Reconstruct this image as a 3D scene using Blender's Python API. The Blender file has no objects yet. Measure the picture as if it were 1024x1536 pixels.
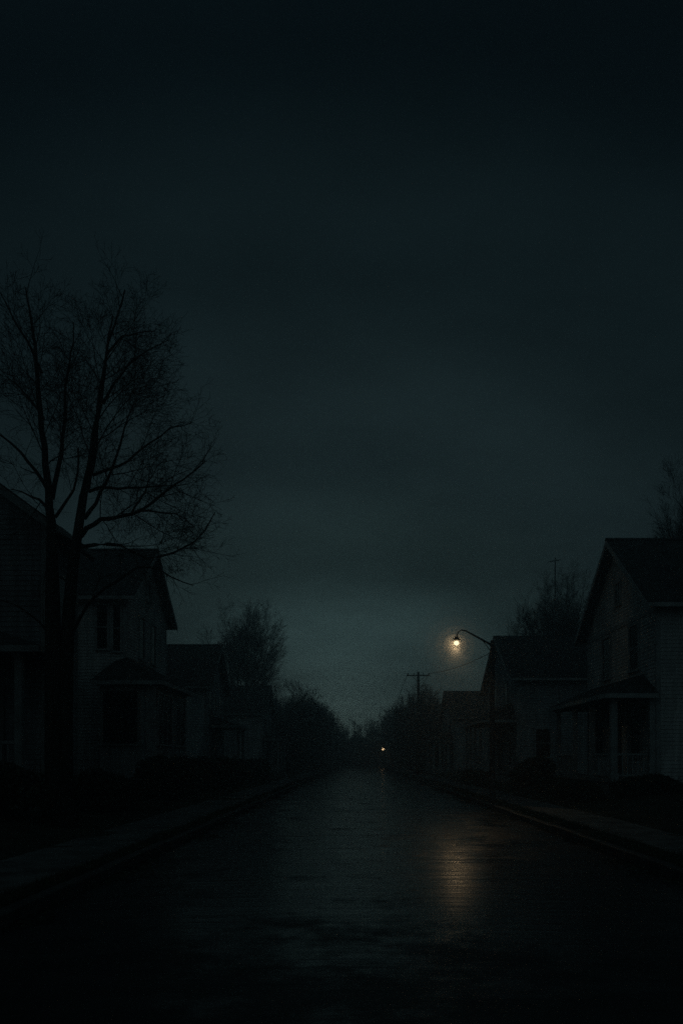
import bpy, bmesh, math, random
from math import sin, cos, pi, radians as R, sqrt
from mathutils import Vector, Matrix, noise

random.seed(11)
S = bpy.context.scene
COL = S.collection

# ------------------------------------------------------------------ materials
def mat(name):
    m = bpy.data.materials.new(name); m.use_nodes = True
    nt = m.node_tree; nt.nodes.clear()
    out = nt.nodes.new('ShaderNodeOutputMaterial')
    b = nt.nodes.new('ShaderNodeBsdfPrincipled')
    nt.links.new(b.outputs[0], out.inputs['Surface'])
    return m, nt, b

def nnode(nt, kind, **kw):
    n = nt.nodes.new(kind)
    for k, v in kw.items():
        if k in n.inputs: n.inputs[k].default_value = v
        else: setattr(n, k, v)
    return n

def ramp(nt, src, stops, interp='LINEAR'):
    r = nt.nodes.new('ShaderNodeValToRGB'); r.color_ramp.interpolation = interp
    e = r.color_ramp.elements
    while len(e) < len(stops): e.new(0.5)
    for el, (p, c) in zip(e, stops):
        el.position = p
        el.color = (c, c, c, 1) if isinstance(c, (int, float)) else (c[0], c[1], c[2], 1)
    nt.links.new(src, r.inputs[0]); return r

def surface(name, c0, c1, scale=3.0, rough=(0.6, 0.9), bump=0.2, bscale=40.0, stretch=(1, 1, 1), dist=0.02, spec=0.4):
    """mottled two-tone surface with varying roughness and a fine bump, in object space"""
    m, nt, b = mat(name); L = nt.links.new
    tc = nnode(nt, 'ShaderNodeTexCoord')
    mp = nnode(nt, 'ShaderNodeMapping'); mp.inputs['Scale'].default_value = stretch
    L(tc.outputs['Object'], mp.inputs[0])
    n1 = nnode(nt, 'ShaderNodeTexNoise', Scale=scale, Detail=6.0, Roughness=0.62); L(mp.outputs[0], n1.inputs['Vector'])
    r1 = ramp(nt, n1.outputs['Fac'], [(0.33, c0), (0.67, c1)]); L(r1.outputs[0], b.inputs['Base Color'])
    r2 = ramp(nt, n1.outputs['Fac'], [(0.3, rough[0]), (0.7, rough[1])]); L(r2.outputs[0], b.inputs['Roughness'])
    n2 = nnode(nt, 'ShaderNodeTexNoise', Scale=bscale, Detail=4.0, Roughness=0.6); L(mp.outputs[0], n2.inputs['Vector'])
    bp = nnode(nt, 'ShaderNodeBump', Strength=bump, Distance=dist); L(n2.outputs['Fac'], bp.inputs['Height'])
    L(bp.outputs[0], b.inputs['Normal'])
    b.inputs['Specular IOR Level'].default_value = spec
    return m

def siding(name, c0, c1):
    """weathered painted clapboard: vertical grime streaks over slow mottling"""
    m, nt, b = mat(name); L = nt.links.new
    tc = nnode(nt, 'ShaderNodeTexCoord')
    n1 = nnode(nt, 'ShaderNodeTexNoise', Scale=0.9, Detail=6.0, Roughness=0.65); L(tc.outputs['Object'], n1.inputs['Vector'])
    mp = nnode(nt, 'ShaderNodeMapping'); mp.inputs['Scale'].default_value = (5, 5, 0.35); L(tc.outputs['Object'], mp.inputs[0])
    n2 = nnode(nt, 'ShaderNodeTexNoise', Scale=1.0, Detail=5.0, Roughness=0.7); L(mp.outputs[0], n2.inputs['Vector'])
    mx = nnode(nt, 'ShaderNodeMath', operation='MULTIPLY'); L(n1.outputs['Fac'], mx.inputs[0]); L(n2.outputs['Fac'], mx.inputs[1])
    r1 = ramp(nt, mx.outputs[0], [(0.14, c0), (0.36, c1)]); L(r1.outputs[0], b.inputs['Base Color'])
    b.inputs['Roughness'].default_value = 0.75; b.inputs['Specular IOR Level'].default_value = 0.25
    mp3 = nnode(nt, 'ShaderNodeMapping'); mp3.inputs['Scale'].default_value = (4, 4, 60); L(tc.outputs['Object'], mp3.inputs[0])
    n3 = nnode(nt, 'ShaderNodeTexNoise', Scale=1.0, Detail=3.0); L(mp3.outputs[0], n3.inputs['Vector'])
    bp = nnode(nt, 'ShaderNodeBump', Strength=0.25, Distance=0.01); L(n3.outputs['Fac'], bp.inputs['Height']); L(bp.outputs[0], b.inputs['Normal'])
    return m

def shingles(name, c0, c1):
    m, nt, b = mat(name); L = nt.links.new
    tc = nnode(nt, 'ShaderNodeTexCoord')
    n1 = nnode(nt, 'ShaderNodeTexNoise', Scale=1.3, Detail=7.0, Roughness=0.7); L(tc.outputs['Object'], n1.inputs['Vector'])
    vo = nnode(nt, 'ShaderNodeTexVoronoi', Scale=5.5); L(tc.outputs['Object'], vo.inputs['Vector'])
    mx = nnode(nt, 'ShaderNodeMixRGB'); mx.inputs[0].default_value = 0.35
    L(n1.outputs['Fac'], mx.inputs[1]); L(vo.outputs['Color'], mx.inputs[2])
    r1 = ramp(nt, mx.outputs[0], [(0.3, c0), (0.72, c1)]); L(r1.outputs[0], b.inputs['Base Color'])
    b.inputs['Roughness'].default_value = 0.85; b.inputs['Specular IOR Level'].default_value = 0.2
    wv = nnode(nt, 'ShaderNodeTexWave', Scale=1.1, Distortion=0.6, Detail=2.0, bands_direction='Z'); L(tc.outputs['Object'], wv.inputs['Vector'])
    bp = nnode(nt, 'ShaderNodeBump', Strength=0.5, Distance=0.03); L(wv.outputs['Fac'], bp.inputs['Height']); L(bp.outputs[0], b.inputs['Normal'])
    return m

KL_R = (-3.5, 4.45)
def road_material():
    m, nt, b = mat('wet_asphalt'); L = nt.links.new
    tc = nnode(nt, 'ShaderNodeTexCoord')
    def N(scale, det, st=(1, 1, 1), ro=0.6):
        mp = nnode(nt, 'ShaderNodeMapping'); mp.inputs['Scale'].default_value = st; L(tc.outputs['Object'], mp.inputs[0])
        n = nnode(nt, 'ShaderNodeTexNoise', Scale=scale, Detail=det, Roughness=ro); L(mp.outputs[0], n.inputs['Vector']); return n
    big = N(0.35, 5, (1, 0.8, 1)); mid = N(1.5, 5, (0.5, 1.4, 1), 0.6); fine = N(42, 2, (0.6, 0.6, 1)); gr = N(12, 4, (0.35, 1, 1), 0.65)
    c = ramp(nt, mid.outputs['Fac'], [(0.3, (0.016, 0.019, 0.021)), (0.7, (0.042, 0.046, 0.048))]); 
    # tar patches: irregular darker repairs
    pt = ramp(nt, big.outputs['Fac'], [(0.32, 0.6), (0.60, 1.0)])
    mu = nnode(nt, 'ShaderNodeMixRGB', blend_type='MULTIPLY'); mu.inputs[0].default_value = 1.0
    L(c.outputs[0], mu.inputs[1]); L(pt.outputs[0], mu.inputs[2]); L(mu.outputs[0], b.inputs['Base Color'])
    # wetness drives roughness: damp film with drier ridges
    ad = nnode(nt, 'ShaderNodeMath', operation='ADD'); L(big.outputs['Fac'], ad.inputs[0]); L(mid.outputs['Fac'], ad.inputs[1])
    r = ramp(nt, ad.outputs[0], [(0.65, 0.11), (1.35, 0.23)])
    # drier, ragged patches: scattered in the middle, crowding towards the gutters
    sx = nnode(nt, 'ShaderNodeSeparateXYZ'); L(tc.outputs['Object'], sx.inputs[0])
    ce = nnode(nt, 'ShaderNodeMath', operation='SUBTRACT'); L(sx.outputs['X'], ce.inputs[0]); ce.inputs[1].default_value = (KL_R[0]+KL_R[1])/2
    ab = nnode(nt, 'ShaderNodeMath', operation='ABSOLUTE'); L(ce.outputs[0], ab.inputs[0])
    eg = nnode(nt, 'ShaderNodeMapRange'); L(ab.outputs[0], eg.inputs['Value']); eg.inputs['From Min'].default_value = 1.6; eg.inputs['From Max'].default_value = 3.9; eg.inputs['To Min'].default_value = -0.04; eg.inputs['To Max'].default_value = 0.12
    dn = N(1.3, 10, (0.6, 0.6, 1), 0.72)
    sm_ = nnode(nt, 'ShaderNodeMath', operation='ADD'); L(dn.outputs['Fac'], sm_.inputs[0]); L(eg.outputs[0], sm_.inputs[1])
    fy = nnode(nt, 'ShaderNodeMapRange'); L(sx.outputs['Y'], fy.inputs['Value']); fy.inputs['From Min'].default_value = 5.5; fy.inputs['From Max'].default_value = 9.8; fy.inputs['To Min'].default_value = 0.22; fy.inputs['To Max'].default_value = 0.0
    sm2 = nnode(nt, 'ShaderNodeMath', operation='ADD'); L(sm_.outputs[0], sm2.inputs[0]); L(fy.outputs[0], sm2.inputs[1]); sm_ = sm2
    dry = ramp(nt, sm_.outputs[0], [(0.50, 0.0), (0.66, 1.0)])
    mr = nnode(nt, 'ShaderNodeMixRGB'); L(dry.outputs[0], mr.inputs[0]); L(r.outputs[0], mr.inputs[1]); mr.inputs[2].default_value = (0.48, 0.48, 0.48, 1); L(mr.outputs[0], b.inputs['Roughness'])
    sp_ = ramp(nt, dry.outputs[0], [(0.0, 0.40), (1.0, 0.19)]); L(sp_.outputs[0], b.inputs['Specular IOR Level'])
    hb = nnode(nt, 'ShaderNodeMath', operation='ADD'); L(fine.outputs['Fac'], hb.inputs[0]); L(gr.outputs['Fac'], hb.inputs[1])
    bp = nnode(nt, 'ShaderNodeBump', Strength=0.15, Distance=0.007); L(hb.outputs[0], bp.inputs['Height'])
    bp2 = nnode(nt, 'ShaderNodeBump', Strength=0.12, Distance=0.02); L(mid.outputs['Fac'], bp2.inputs['Height']); L(bp.outputs[0], bp2.inputs['Normal'])
    L(bp2.outputs[0], b.inputs['Normal'])
    rip = N(2.2, 4, (0.24, 2.2, 1), 0.55)
    bp3 = nnode(nt, 'ShaderNodeBump', Strength=0.68, Distance=0.022); L(rip.outputs['Fac'], bp3.inputs['Height']); L(bp2.outputs[0], bp3.inputs['Normal'])
    L(bp3.outputs[0], b.inputs['Normal'])
    return m

def emit(name, col, strength):
    m = bpy.data.materials.new(name); m.use_nodes = True; nt = m.node_tree; nt.nodes.clear()
    o = nt.nodes.new('ShaderNodeOutputMaterial'); e = nt.nodes.new('ShaderNodeEmission')
    e.inputs[0].default_value = (*col, 1); e.inputs[1].default_value = strength
    nt.links.new(e.outputs[0], o.inputs['Surface']); return m

M = dict(
    road=road_material(),
    soil=surface('lawn_soil', (0.022, 0.028, 0.022), (0.058, 0.064, 0.050), 1.4, (0.85, 1.0), 0.6, 14, dist=0.05, spec=0.1),
    concrete=surface('worn_concrete', (0.045, 0.05, 0.05), (0.14, 0.148, 0.145), 1.6, (0.5, 0.85), 0.4, 25, spec=0.35),
    kerb=surface('kerb_stone', (0.012, 0.014, 0.014), (0.065, 0.07, 0.068), 2.2, (0.45, 0.8), 0.4, 20, spec=0.4),
    siding_white=siding('white_clapboard', (0.24, 0.26, 0.26), (0.50, 0.53, 0.53)),
    siding_grey=siding('grey_clapboard', (0.15, 0.17, 0.18), (0.34, 0.37, 0.38)),
    siding_dark=siding('dark_clapboard', (0.16, 0.19, 0.20), (0.38, 0.42, 0.43)),
    siding_slate=siding('slate_clapboard', (0.08, 0.09, 0.10), (0.19, 0.21, 0.22)),
    trim=surface('painted_trim', (0.15, 0.17, 0.175), (0.34, 0.37, 0.375), 2.0, (0.5, 0.8), 0.15, 30),
    trim_dark=surface('dark_trim', (0.10, 0.12, 0.12), (0.22, 0.24, 0.24), 2.0, (0.5, 0.8), 0.15, 30),
    roof=shingles('asphalt_shingles', (0.016, 0.020, 0.022), (0.055, 0.062, 0.065)),
    roof2=shingles('old_shingles', (0.020, 0.024, 0.024), (0.065, 0.070, 0.070)),
    bark=surface('dark_bark', (0.014, 0.014, 0.012), (0.045, 0.044, 0.038), 7, (0.85, 1.0), 0.9, 22, (1, 1, 0.18), 0.03, 0.1),
    twig=surface('twig_bark', (0.014, 0.014, 0.012), (0.035, 0.034, 0.030), 5, (0.9, 1.0), 0.1, 30, spec=0.05),
    leaf=surface('dull_leaf', (0.020, 0.028, 0.020), (0.060, 0.074, 0.052), 4, (0.7, 0.95), 0.2, 30, spec=0.15),
    grass=surface('winter_grass', (0.030, 0.040, 0.028), (0.085, 0.096, 0.066), 3, (0.8, 1.0), 0.1, 30, spec=0.1),
    metal=surface('dark_steel', (0.020, 0.022, 0.024), (0.050, 0.053, 0.055), 5, (0.4, 0.65), 0.1, 40),
    rail=surface('worn_handrail', (0.22, 0.24, 0.24), (0.42, 0.44, 0.43), 6, (0.35, 0.6), 0.1, 40),
    wood=surface('pole_wood', (0.018, 0.017, 0.014), (0.05, 0.046, 0.04), 4, (0.8, 1.0), 0.5, 20, (1, 1, 0.1)),
    glass=surface('dark_window_glass', (0.004, 0.005, 0.006), (0.010, 0.012, 0.013), 1.0, (0.06, 0.16), 0.06, 2.0, spec=0.5),
    door=surface('panel_door', (0.06, 0.07, 0.07), (0.13, 0.14, 0.14), 2.5, (0.5, 0.7), 0.1, 30),
    ceramic=surface('brown_ceramic', (0.04, 0.03, 0.025), (0.08, 0.06, 0.05), 6, (0.2, 0.4), 0.05, 30),
    bulb=emit('lamp_glow', (1.0, 0.82, 0.48), 1.8),
    bulb_far=emit('far_lamp_glow', (1.0, 0.78, 0.45), 4.5),
)

# ------------------------------------------------------------------ mesh helpers
class MB:
    def __init__(s): s.v = []; s.f = []; s.smooth = False
    def quad(s, a, b, c, d):
        n = len(s.v); s.v += [tuple(a), tuple(b), tuple(c), tuple(d)]; s.f.append((n, n+1, n+2, n+3))
    def poly(s, pts):
        n = len(s.v); s.v += [tuple(p) for p in pts]; s.f.append(tuple(range(n, n+len(pts))))
    def hexa(s, p):      # eight points: bottom ring 0-3, top ring 4-7
        n = len(s.v); s.v += [tuple(q) for q in p]
        for f in ((3,2,1,0), (4,5,6,7), (0,1,5,4), (1,2,6,5), (2,3,7,6), (3,0,4,7)): s.f.append(tuple(n+i for i in f))
    def prism(s, ring_a, ring_b):
        n = len(s.v); k = len(ring_a); s.v += [tuple(q) for q in ring_a] + [tuple(q) for q in ring_b]
        s.f.append(tuple(n+i for i in range(k))); s.f.append(tuple(n+k+i for i in reversed(range(k))))
        for i in range(k): j = (i+1) % k; s.f.append((n+i, n+k+i, n+k+j, n+j))
    def box(s, x0, x1, y0, y1, z0, z1, T=None):
        T = T or (lambda x, y, z: (x, y, z))
        s.hexa([T(x0,y0,z0), T(x1,y0,z0), T(x1,y1,z0), T(x0,y1,z0), T(x0,y0,z1), T(x1,y0,z1), T(x1,y1,z1), T(x0,y1,z1)])
    def tube(s, pts, rad, k=6, cap=True):
        base = len(s.v); pts = [Vector(p) for p in pts]; m = len(pts)
        for i, p in enumerate(pts):
            d = (pts[min(i+1, m-1)] - pts[max(i-1, 0)])
            if d.length < 1e-9: d = Vector((0, 0, 1))
            d.normalize()
            ref = Vector((1, 0, 0)) if abs(d.x) < 0.8 else Vector((0, 1, 0))
            a = d.cross(ref).normalized(); b = d.cross(a)
            r = rad[i] if isinstance(rad, (list, tuple)) else rad
            for j in range(k):
                t = 2*pi*j/k; s.v.append(tuple(p + a*(r*cos(t)) + b*(r*sin(t))))
        for i in range(m-1):
            for j in range(k):
                q = (j+1) % k; s.f.append((base+i*k+j, base+i*k+q, base+(i+1)*k+q, base+(i+1)*k+j))
        if cap and k > 3:
            s.f.append(tuple(base+j for j in reversed(range(k)))); s.f.append(tuple(base+(m-1)*k+j for j in range(k)))
    def lathe(s, prof, c, k=16):      # prof: (r, z) pairs
        base = len(s.v); m = len(prof)
        for r, z in prof:
            for j in range(k): t = 2*pi*j/k; s.v.append((c[0]+r*cos(t), c[1]+r*sin(t), c[2]+z))
        for i in range(m-1):
            for j in range(k):
                q = (j+1) % k; s.f.append((base+i*k+j, base+i*k+q, base+(i+1)*k+q, base+(i+1)*k+j))
        s.f.append(tuple(base+j for j in reversed(range(k)))); s.f.append(tuple(base+(m-1)*k+j for j in range(k)))
    def build(s, name, m, parent=None, smooth=False, fix=True, origin=(0, 0, 0)):
        me = bpy.data.meshes.new(name); o3 = Vector(origin)
        me.from_pydata([tuple(Vector(v) - o3) for v in s.v] if o3.length else s.v, [], s.f)
        if fix:
            bm = bmesh.new(); bm.from_mesh(me); bmesh.ops.recalc_face_normals(bm, faces=bm.faces[:]); bm.to_mesh(me); bm.free()
        if smooth:
            for p in me.polygons: p.use_smooth = True
        me.materials.append(m)
        o = bpy.data.objects.new(name, me); COL.objects.link(o)
        if parent: o.parent = parent
        if o3.length: o.location = o3
        return o

def tag(o, label=None, cat=None, group=None, kind=None):
    if label: o['label'] = label
    if cat: o['category'] = cat
    if group: o['group'] = group
    if kind: o['kind'] = kind
    return o

def thing(name, label, cat, loc=(0, 0, 0), rz=0.0, group=None):
    o = bpy.data.objects.new(name, None); COL.objects.link(o); o.location = loc; o.rotation_euler = (0, 0, rz)
    o.empty_display_size = 0.2
    return tag(o, label, cat, group)

def dup(root, loc, rz, sc, label, group=None, name=None):
    r = root.copy(); COL.objects.link(r); r.location = loc; r.rotation_euler = (0, 0, rz); r.scale = sc; r['label'] = label
    if group: r['group'] = group
    if name: r.name = name
    for ch in list(root.children):
        c = ch.copy(); COL.objects.link(c); c.parent = r
        for g in list(ch.children):
            d = g.copy(); COL.objects.link(d); d.parent = c
    return r

# ------------------------------------------------------------------ ground, road, kerbs, pavements
KL, KR = -3.5, 4.45           # kerb faces
def lawn_z(x):
    if x < -5.3: return 0.14 + 0.55*min(1, max(0, (-x-5.6)/3.2))**1.2
    if x > 6.5: return 0.14 + 0.42*min(1, max(0, (x-6.8)/2.6))**1.2
    return 0.135
def ground_z(x, y):
    z = lawn_z(x)
    if KL-0.1 < x < KR+0.1 and y < 177: return -0.10
    if x < -5.4 or x > 6.6: z += 0.05*noise.noise(Vector((x*0.5, y*0.5, 3))) + 0.03*noise.noise(Vector((x*1.9, y*1.9, 9)))
    return z
xs = [-1500, -300, -90, -45, -30, -24, -20, -17, -15, -13.5, -12, -11, -10, -9.3, -8.6, -8, -7.4, -6.9, -6.4, -5.9, -5.42, -3.62, -3.56, 4.51, 4.57, 5.0, 5.6, 6.55, 7, 7.5, 8, 8.5, 9.2, 10, 11, 12, 13.5, 15, 17, 20, 24, 30, 45, 90, 300, 1500]
ys = [-200, -60, -20, -8] + [-4 + 0.7*i for i in range(100)] + [68, 72, 77, 83, 90, 100, 112, 126, 142, 155, 168, 176, 178, 190, 205, 235, 270, 310, 360, 430, 520, 700, 1000, 1600]
mb = MB()
for y in ys:
    for x in xs: mb.v.append((x, y, ground_z(x, y)))
nx = len(xs)
for j in range(len(ys)-1):
    for i in range(nx-1): mb.f.append((j*nx+i, j*nx+i+1, (j+1)*nx+i+1, (j+1)*nx+i))
tag(mb.build('ground', M['soil'], smooth=True, fix=False), kind='structure')

mb = MB(); rx = [KL + (KR-KL)*i/16 for i in range(17)]
ry = [-30, -10] + [-2 + 0.8*i for i in range(90)] + [72, 76, 81, 87, 95, 105, 118, 134, 155, 165, 176]
for y in ry:
    for x in rx:
        t = (x - (KL+KR)/2)/((KR-KL)/2)
        z = 0.045*(1-t*t) - 0.015 + 0.012*noise.noise(Vector((x*0.7, y*0.35, 1))) + 0.004*noise.noise(Vector((x*2.2, y*2.2, 5)))
        mb.v.append((x, y, z))
for j in range(len(ry)-1):
    for i in range(16): mb.f.append((j*17+i, j*17+i+1, (j+1)*17+i+1, (j+1)*17+i))
tag(mb.build('road', M['road'], smooth=True, fix=False), kind='structure')

# a sealed transverse crack and a couple of tar seams lying on the road
def seam(y, x0, x1, w, slope, seedz):
    s = MB(); k = 26; pts = []
    for i in range(k+1):
        x = x0 + (x1-x0)*i/k
        yy = y + slope*(x-x0) + 0.16*noise.noise(Vector((x*0.9, seedz, 0)))
        ww = w*(0.6 + 0.7*abs(noise.noise(Vector((x*1.7, seedz, 4)))))
        t = (x-(KL+KR)/2)/((KR-KL)/2)
        pts.append((x, yy, ww, 0.045*(1-t*t) - 0.015 + 0.012*noise.noise(Vector((x*0.7, yy*0.35, 1))) + 0.007))
    for a, b in zip(pts, pts[1:]):
        s.quad((a[0], a[1]-a[2], a[3]), (b[0], b[1]-b[2], b[3]), (b[0], b[1]+b[2], b[3]), (a[0], a[1]+a[2], a[3]))
    return s
tar = surface('tar_seal', (0.008, 0.009, 0.009), (0.02, 0.021, 0.021), 4, (0.3, 0.5), 0.3, 30, spec=0.2)
sm = MB()
for args in ((18.3, -1.6, 2.2, 0.035, 0.06, 1), (26.5, -0.5, 4.3, 0.04, -0.12, 2), (35.0, -3.3, 1.2, 0.05, 0.08, 3)):
    q = seam(*args); n = len(sm.v); sm.v += q.v; sm.f += [tuple(i+n for i in f) for f in q.f]
tag(sm.build('road_seam', tar, fix=False), kind='structure')

def kerb(x0, x1, name):
    s = MB(); y = -20.0; rnd = random.Random(5 if x0 < 0 else 6)
    while y < 170:
        ln = 1.8
        j = rnd.uniform(-0.012, 0.012); h = 0.145 + rnd.uniform(-0.015, 0.012)
        s.box(x0+j, x1+j, y+0.008, y+ln-0.008, -0.15, h); y += ln
    o = s.build(name, M['kerb']); tag(o, kind='structure')
    bv = o.modifiers.new('edge', 'BEVEL'); bv.width = 0.02; bv.segments = 2
kerb(KL-0.16, KL, 'kerb'); kerb(KR, KR+0.16, 'kerb')

def pavement(x0, x1, name):
    s = MB(); y = -20.0; rnd = random.Random(3 if x0 < 0 else 4)
    while y < 165:
        ln = 1.5
        dz = rnd.uniform(-0.012, 0.014); tl = rnd.uniform(-0.01, 0.01)
        s.hexa([(x0, y+0.012, 0), (x1, y+0.012, 0), (x1, y+ln-0.012, 0), (x0, y+ln-0.012, 0),
                (x0, y+0.012, 0.15+dz), (x1, y+0.012, 0.15+dz+tl), (x1, y+ln-0.012, 0.152+dz-tl), (x0, y+ln-0.012, 0.152+dz)]); y += ln
    tag(s.build(name, M['concrete']), kind='structure')
pavement(-5.35, -3.95, 'pavement'); pavement(5.15, 6.5, 'pavement')

# rough winter grass: uncountable blades on the verges and lawns
gm = MB(); rg = random.Random(21)
def blade(x, y, h, w):
    z = ground_z(x, y) - 0.01; a = rg.uniform(0, pi); dx, dy = cos(a)*w, sin(a)*w; lx, ly = rg.uniform(-.6, .6)*h, rg.uniform(-.6, .6)*h
    n = len(gm.v); gm.v += [(x-dx, y-dy, z), (x+dx, y+dy, z), (x+lx, y+ly, z+h)]; gm.f.append((n, n+1, n+2))
for _ in range(52000):
    y = 9 + 48*rg.random()**1.6
    x = rg.choice([-1, -1, 1, 1, 2, 3])
    if x == -1: x = -5.4 - 7*rg.random()**1.4
    elif x == 1: x = 6.55 + 8*rg.random()**1.4
    elif x == 2: x = rg.uniform(4.63, 5.12)
    else: x = rg.uniform(-3.93, -3.68)
    cl = noise.noise(Vector((x*0.8, y*0.8, 7)))
    if cl < -0.25: continue
    blade(x, y, rg.uniform(0.05, 0.13)*(1+cl), 0.007 + 0.0003*y)
tag(gm.build('grass', M['grass'], fix=False), 'short rough winter grass on the verges and front lawns', 'grass', kind='stuff')

lm = MB(); rl_ = random.Random(31)
for _ in range(9000):
    y = 8 + 60*rl_.random()**1.5; e = abs(rl_.gauss(0, 0.32))
    side = rl_.random() < 0.5; x = KL + e if side else KR - e
    if noise.noise(Vector((y*0.35, 2.0 if side else 8.0, 0))) < -0.05 + e*0.25: continue
    z = 0.045*(1-((x-(KL+KR)/2)/((KR-KL)/2))**2) - 0.015 + 0.012 + rl_.random()*0.012; s_ = rl_.uniform(0.018, 0.05); a = rl_.uniform(0, 6.28)
    dx, dy, tz = cos(a)*s_, sin(a)*s_, rl_.uniform(0, 0.03)
    lm.quad((x-dx, y-dy, z), (x+dy*.6, y-dx*.6, z+tz), (x+dx, y+dy, z+0.01), (x-dy*.6, y+dx*.6, z))
tag(lm.build('leaf_litter', M['leaf'], fix=False), 'dark wet leaf litter gathered in the road gutters', 'litter', kind='stuff')

# ------------------------------------------------------------------ houses
class Frame:
    """house frame: u runs into the house from its gable front, v along the front, both in plan"""
    def __init__(s, o, U, V): s.o = Vector(o); s.U = Vector(U); s.V = Vector(V)
    def __call__(s, u, v, z): p = s.o + s.U*u + s.V*v; return (p.x, p.y, z)
def plane_of(F, which, W, D):
    # wall-plane mappers: (a along the wall, z, out of the wall)
    if which == 'front': return lambda a, z, o: F(-o, a, z)
    if which == 'near': return lambda a, z, o: F(a, -o, z)
    if which == 'far': return lambda a, z, o: F(a, W+o, z)
    return lambda a, z, o: F(D+o, a, z)

def lap_siding(mb, P, a0, a1, z0, z1, lim, h, rnd):
    z = z0
    while z < z1 - 1e-4:
        zt = min(z+h, z1); la, ra = lim(z); lb, rb = lim(zt)
        l0, r0, l1, r1 = max(a0, la), min(a1, ra), max(a0, lb), min(a1, rb)
        if r0 > l0 and r1 >= l1:
            o = 0.024 + rnd.uniform(-0.003, 0.003)
            mb.quad(P(l0, z, o), P(r0, z, o), P(r1, zt, 0.006), P(l1, zt, 0.006))
            mb.quad(P(l0, z, 0.002), P(r0, z, 0.002), P(r0, z, o), P(l0, z, o))
        z = zt

def pbox(mb, P, a0, a1, z0, z1, o0, o1):
    mb.hexa([P(a0,z0,o0), P(a1,z0,o0), P(a1,z0,o1), P(a0,z0,o1), P(a0,z1,o0), P(a1,z1,o0), P(a1,z1,o1), P(a0,z1,o1)])

def window(parent, P, a0, a1, z0, z1, trim, mull=0, rail=True, fw=0.10, base=0.0):
    f = MB(); o0, o1 = base+0.004, base+0.075
    pbox(f, P, a0-fw, a0, z0, z1, o0, o1); pbox(f, P, a1, a1+fw, z0, z1, o0, o1)
    pbox(f, P, a0-fw-0.02, a1+fw+0.02, z1, z1+fw*1.2, o0, o1+0.015)
    if rail: zm = (z0+z1)/2; pbox(f, P, a0, a1, zm-0.025, zm+0.025, o0, o1-0.025)
    for i in range(mull):
        am = a0 + (a1-a0)*(i+1)/(mull+1); pbox(f, P, am-0.03, am+0.03, z0, z1, o0, o1-0.022)
    w = f.build('window', trim, parent)
    g = MB(); pbox(g, P, a0+0.002, a1-0.002, z0+0.002, z1-0.002, base+0.003, base+0.034); g.build('pane', M['glass'], w)
    s = MB(); pbox(s, P, a0-fw-0.04, a1+fw+0.04, z0-0.07, z0, o0, o1+0.05); s.build('sill', trim, w)
    return w

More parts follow.
